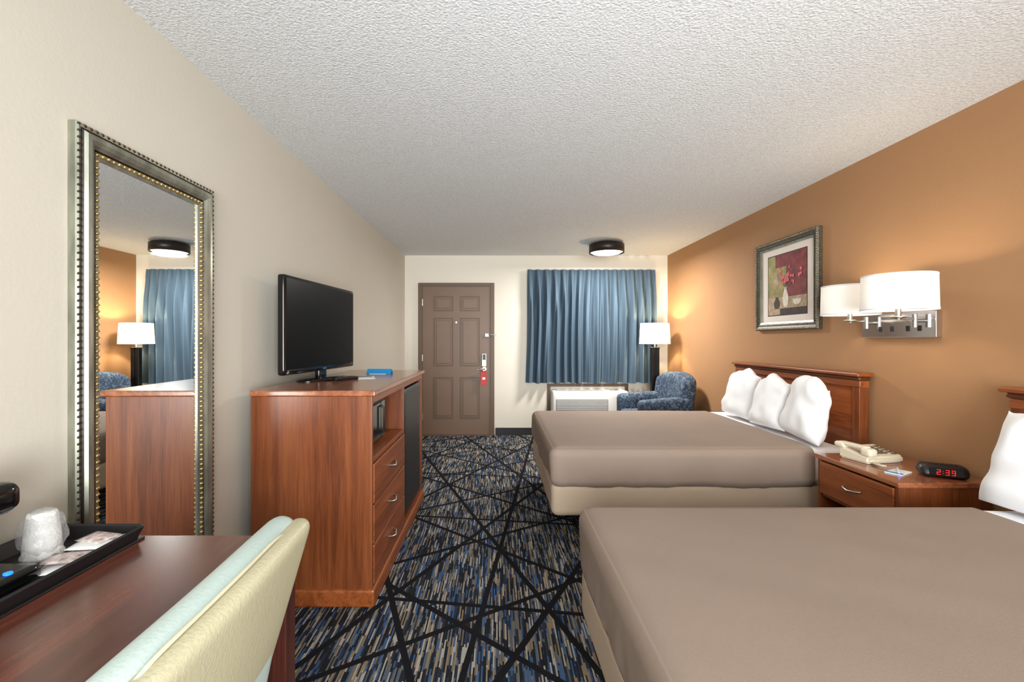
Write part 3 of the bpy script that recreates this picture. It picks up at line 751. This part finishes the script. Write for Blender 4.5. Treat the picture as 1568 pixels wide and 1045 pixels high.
# ------------------------------------------------------------------ desk chair (faces -x)
g = G('desk_chair', (-0.66, 0.78, 0))
cyc = 0.785
def hwid(t): return 0.165 + 0.145*max(0, min(1.1, t))**0.8
def chairback(nm, xa, xb, mt, z0, z1, yw, r, lean):
    def f(q, n):
        t = (q.z-0.45)/0.42
        k = (q.y-cyc)/yw
        y = cyc + k*hwid(t)
        x = q.x + lean*(t-1) - 0.012*k*k
        z = q.z - 0.008*abs(k)**3*max(0, t) + 0.012*k*max(0, t)
        return Vector((x, y, z))
    return soft(nm, xa, xb, cyc-yw, cyc+yw, z0, z1, r, mt, g, cuts=28, fn=f)
chairback('back_front_cushion', -0.536, -0.455, 'mint', 0.47, 0.882, 0.30, 0.04, 0.04)
chairback('back_rear_panel', -0.485, -0.425, 'cream', 0.44, 0.874, 0.305, 0.028, 0.09)
pts = []
for i in range(61):
    a = math.pi*i/60
    yn = math.cos(a)*0.985
    zz = 0.52 + (0.878-0.52)*(1-abs(math.cos(a))**9)
    t = (zz-0.45)/0.42
    pts.append((-0.460 + 0.06*(t-1) - .012*yn*yn, cyc+yn*hwid(t), zz+.001-0.008*abs(yn)**3*max(0, t)+.012*yn*max(0, t)))
tube('piping', pts, 0.0035, 'piping', g)
soft('seat', -0.98, -0.53, cyc-.235, cyc+.235, 0.40, 0.49, 0.04, 'mint', g, cuts=16)
box('seat_frame', -0.96, -0.52, cyc-.215, cyc+.215, 0.36, 0.41, 'deskleg', g)
for i, (a, b_, lean) in enumerate(((-0.93, cyc-.2, -.0), (-0.93, cyc+.2, 0), (-0.53, cyc-.19, .06), (-0.53, cyc+.19, .06))):
    bm = bmesh.new(); bmesh.ops.create_cube(bm, size=1)
    for v in bm.verts:
        s = 0.042 if v.co.z > 0 else 0.026
        v.co = Vector((a + v.co.x*s + (lean if v.co.z < 0 else 0), b_+v.co.y*s, 0.37*(v.co.z+.5)))
    bmesh.ops.bevel(bm, geom=list(bm.edges), offset=0.003, segments=2, affect='EDGES')
    fin('leg_%d' % i, bm, 'deskleg', g)

# ------------------------------------------------------------------ tray and contents
tz = 0.75
g = G('coffee_tray', (-1.11, 1.03, tz))
tx0, tx1, ty0, ty1 = -1.235, -0.975, 0.72, 1.26
box('bottom', tx0, tx1, ty0, ty1, tz+.0005, tz+.006, 'black', g, bev=0.002)
bm = bmesh.new()
def ring(e, z): 
    r_ = []
    cx, cy = (tx0+tx1)/2, (ty0+ty1)/2
    hw, hh, cr = (tx1-tx0)/2+e, (ty1-ty0)/2+e, 0.02
    for qx, qy, a0 in ((1, 1, 0), (-1, 1, 90), (-1, -1, 180), (1, -1, 270)):
        for k in range(5):
            a = math.radians(a0+k*22.5)
            r_.append(bm.verts.new((cx+qx*(hw-cr)+cr*math.cos(a), cy+qy*(hh-cr)+cr*math.sin(a), z)))
    return r_
rs = [ring(-.008, tz+.001), ring(.004, tz+.036), ring(-.001, tz+.040), ring(-.007, tz+.036), ring(-.018, tz+.006)]
for a, b_ in zip(rs, rs[1:]):
    n = len(a)
    for k in range(n): bm.faces.new((a[k], a[(k+1) % n], b_[(k+1) % n], b_[k]))
bmesh.ops.recalc_face_normals(bm, faces=list(bm.faces)); fin('rim', bm, 'black', g)

cx, cy, cz = -1.145, 0.955, tz+.0065
g = G('coffee_maker', (cx, cy, cz))
soft('base', cx-.075, cx+.105, cy-.09, cy+.09, cz, cz+.035, 0.014, 'blackgloss', g, cuts=8)
soft('rear_tower', cx-.075, cx-.01, cy-.08, cy+.08, cz+.03, cz+.21, 0.02, 'black', g, cuts=8)
soft('brew_head', cx-.075, cx+.068, cy-.085, cy+.085, cz+.155, cz+.225, 0.025, 'blackgloss', g, cuts=10)
lathe('head_ring', [(0.034, cz+.142), (0.04, cz+.146), (0.04, cz+.158), (0.034, cz+.158)], (cx+.03, cy, 0), 'nickel', g, 28)
lathe('travel_cup', [(0.0001, cz+.036), (0.03, cz+.036), (0.036, cz+.125), (0.033, cz+.125), (0.028, cz+.045), (0.0001, cz+.045)], (cx+.035, cy, 0), 'blackgloss', g, 28)
lathe('cup_band', [(0.0355, cz+.085), (0.0372, cz+.087), (0.0375, cz+.100), (0.036, cz+.102)], (cx+.035, cy, 0), 'nickel', g, 28)
cyl('power_button', (cx+.085, cy+.03, cz+.036), 0.008, 0.004, 'ledblue', g, 'Z')

def cup(x, y):
    z0 = tz+.0068
    g = G('foam_cup', (x, y, z0))
    prof = [(0.0001, 0.112), (0.030, 0.112), (0.034, 0.105), (0.043, 0.012), (0.047, 0.008), (0.047, 0.0), (0.0001, 0.0)]
    lathe('cup', [(r*.9, z+z0) for r, z in prof], (x, y, 0), 'foam', g, 28)
    bm = bmesh.new(); bmesh.ops.create_icosphere(bm, subdivisions=4, radius=1)
    for v in bm.verts:
        p = v.co.copy(); n = p.normalized()
        k = 1+.16*noise.noise(n*3+Vector((x*9, y*9, 0)))+.08*noise.noise(n*9)
        v.co = Vector((x+n.x*.047*k, y+n.y*.047*k, max(z0, z0+.057+n.z*.062*k)))
    fin('plastic_wrap', bm, M['wrap'], g, True)
m, nt, b = newmat('plastic_wrap'); b.inputs['Alpha'].default_value = 0.28; b.inputs['Roughness'].default_value = 0.12
b.inputs['Base Color'].default_value = (.95, .95, .95, 1)
nz = nt.nodes.new('ShaderNodeTexNoise'); nz.inputs['Scale'].default_value = 45; bp = nt.nodes.new('ShaderNodeBump'); bp.inputs['Strength'].default_value = 1; bp.inputs['Distance'].default_value = 0.01
nt.links.new(nz.outputs['Fac'], bp.inputs['Height']); nt.links.new(bp.outputs['Normal'], b.inputs['Normal'])
M['wrap'] = m
cup(-1.14, 1.14)
g = G('condiment_packets', (-1.04, 1.12, tz+.008))
for i, (x, y, r, mt) in enumerate(((-1.03, 1.07, .3, 'paper'), (-1.035, 1.13, -.3, 'pink'), (-1.03, 1.19, .5, 'paper'), (-1.035, 1.09, .2, 'pink'), (-1.03, 1.15, .1, 'paper'), (-1.035, 1.18, -.2, 'pink'))):
    bm = bmesh.new(); bmesh.ops.create_cube(bm, size=1)
    bmesh.ops.subdivide_edges(bm, edges=list(bm.edges), cuts=4, use_grid_fill=True)
    for v in bm.verts:
        q = v.co; th = 0.006*(1-(2*q.x)**4)*(1-(2*q.y)**4)+.001
        q.x *= .08; q.y *= .055; q.z *= th
    bm.transform(Matrix.Translation((x, y, tz+.0115+i*.005)) @ Matrix.Rotation(r, 4, 'Z') @ Matrix.Rotation(.04, 4, 'X'))
    fin('packet_%d' % i, bm, mt, g, True)

# ------------------------------------------------------------------ lights
def area(nm, loc, rot, sx, sy, e, col=(1,1,1), spread=180):
    ld = bpy.data.lights.new(nm, 'AREA'); ld.shape = 'RECTANGLE'; ld.size = sx; ld.size_y = sy; ld.energy = e; ld.color = col
    ld.spread = math.radians(spread)
    o = bpy.data.objects.new(nm, ld); COL.objects.link(o); o.location = loc; o.rotation_euler = rot
area('rear_fill_light', (0.5, -2.1, 1.25), (math.radians(93), 0, 0), 2.8, 1.8, 122, (0.96, 0.985, 1.0), 105)  # added fill light behind the camera, not a lamp of the room
area('upward_fill_light', (0.5, -0.9, 0.9), (math.radians(116), 0, 0), 0.9, 0.9, 25, (0.95, 0.98, 1.0), 120)  # added unseen fill, tilted upward to lift the ceiling
w = bpy.data.worlds.new('World'); S.world = w; w.use_nodes = True
bg = w.node_tree.nodes['Background']; bg.inputs[0].default_value = (0.8, 0.9, 1, 1); bg.inputs[1].default_value = 1.5

cam = bpy.data.cameras.new('Camera'); co = bpy.data.objects.new('Camera', cam); COL.objects.link(co)
co.location = (0, 0, 1.3); co.rotation_euler = (math.radians(90), 0, 0)
cam.sensor_width = 36; cam.lens = 16.0; cam.shift_x = 0.014; cam.shift_y = -0.0016; cam.clip_start = 0.02
S.camera = co
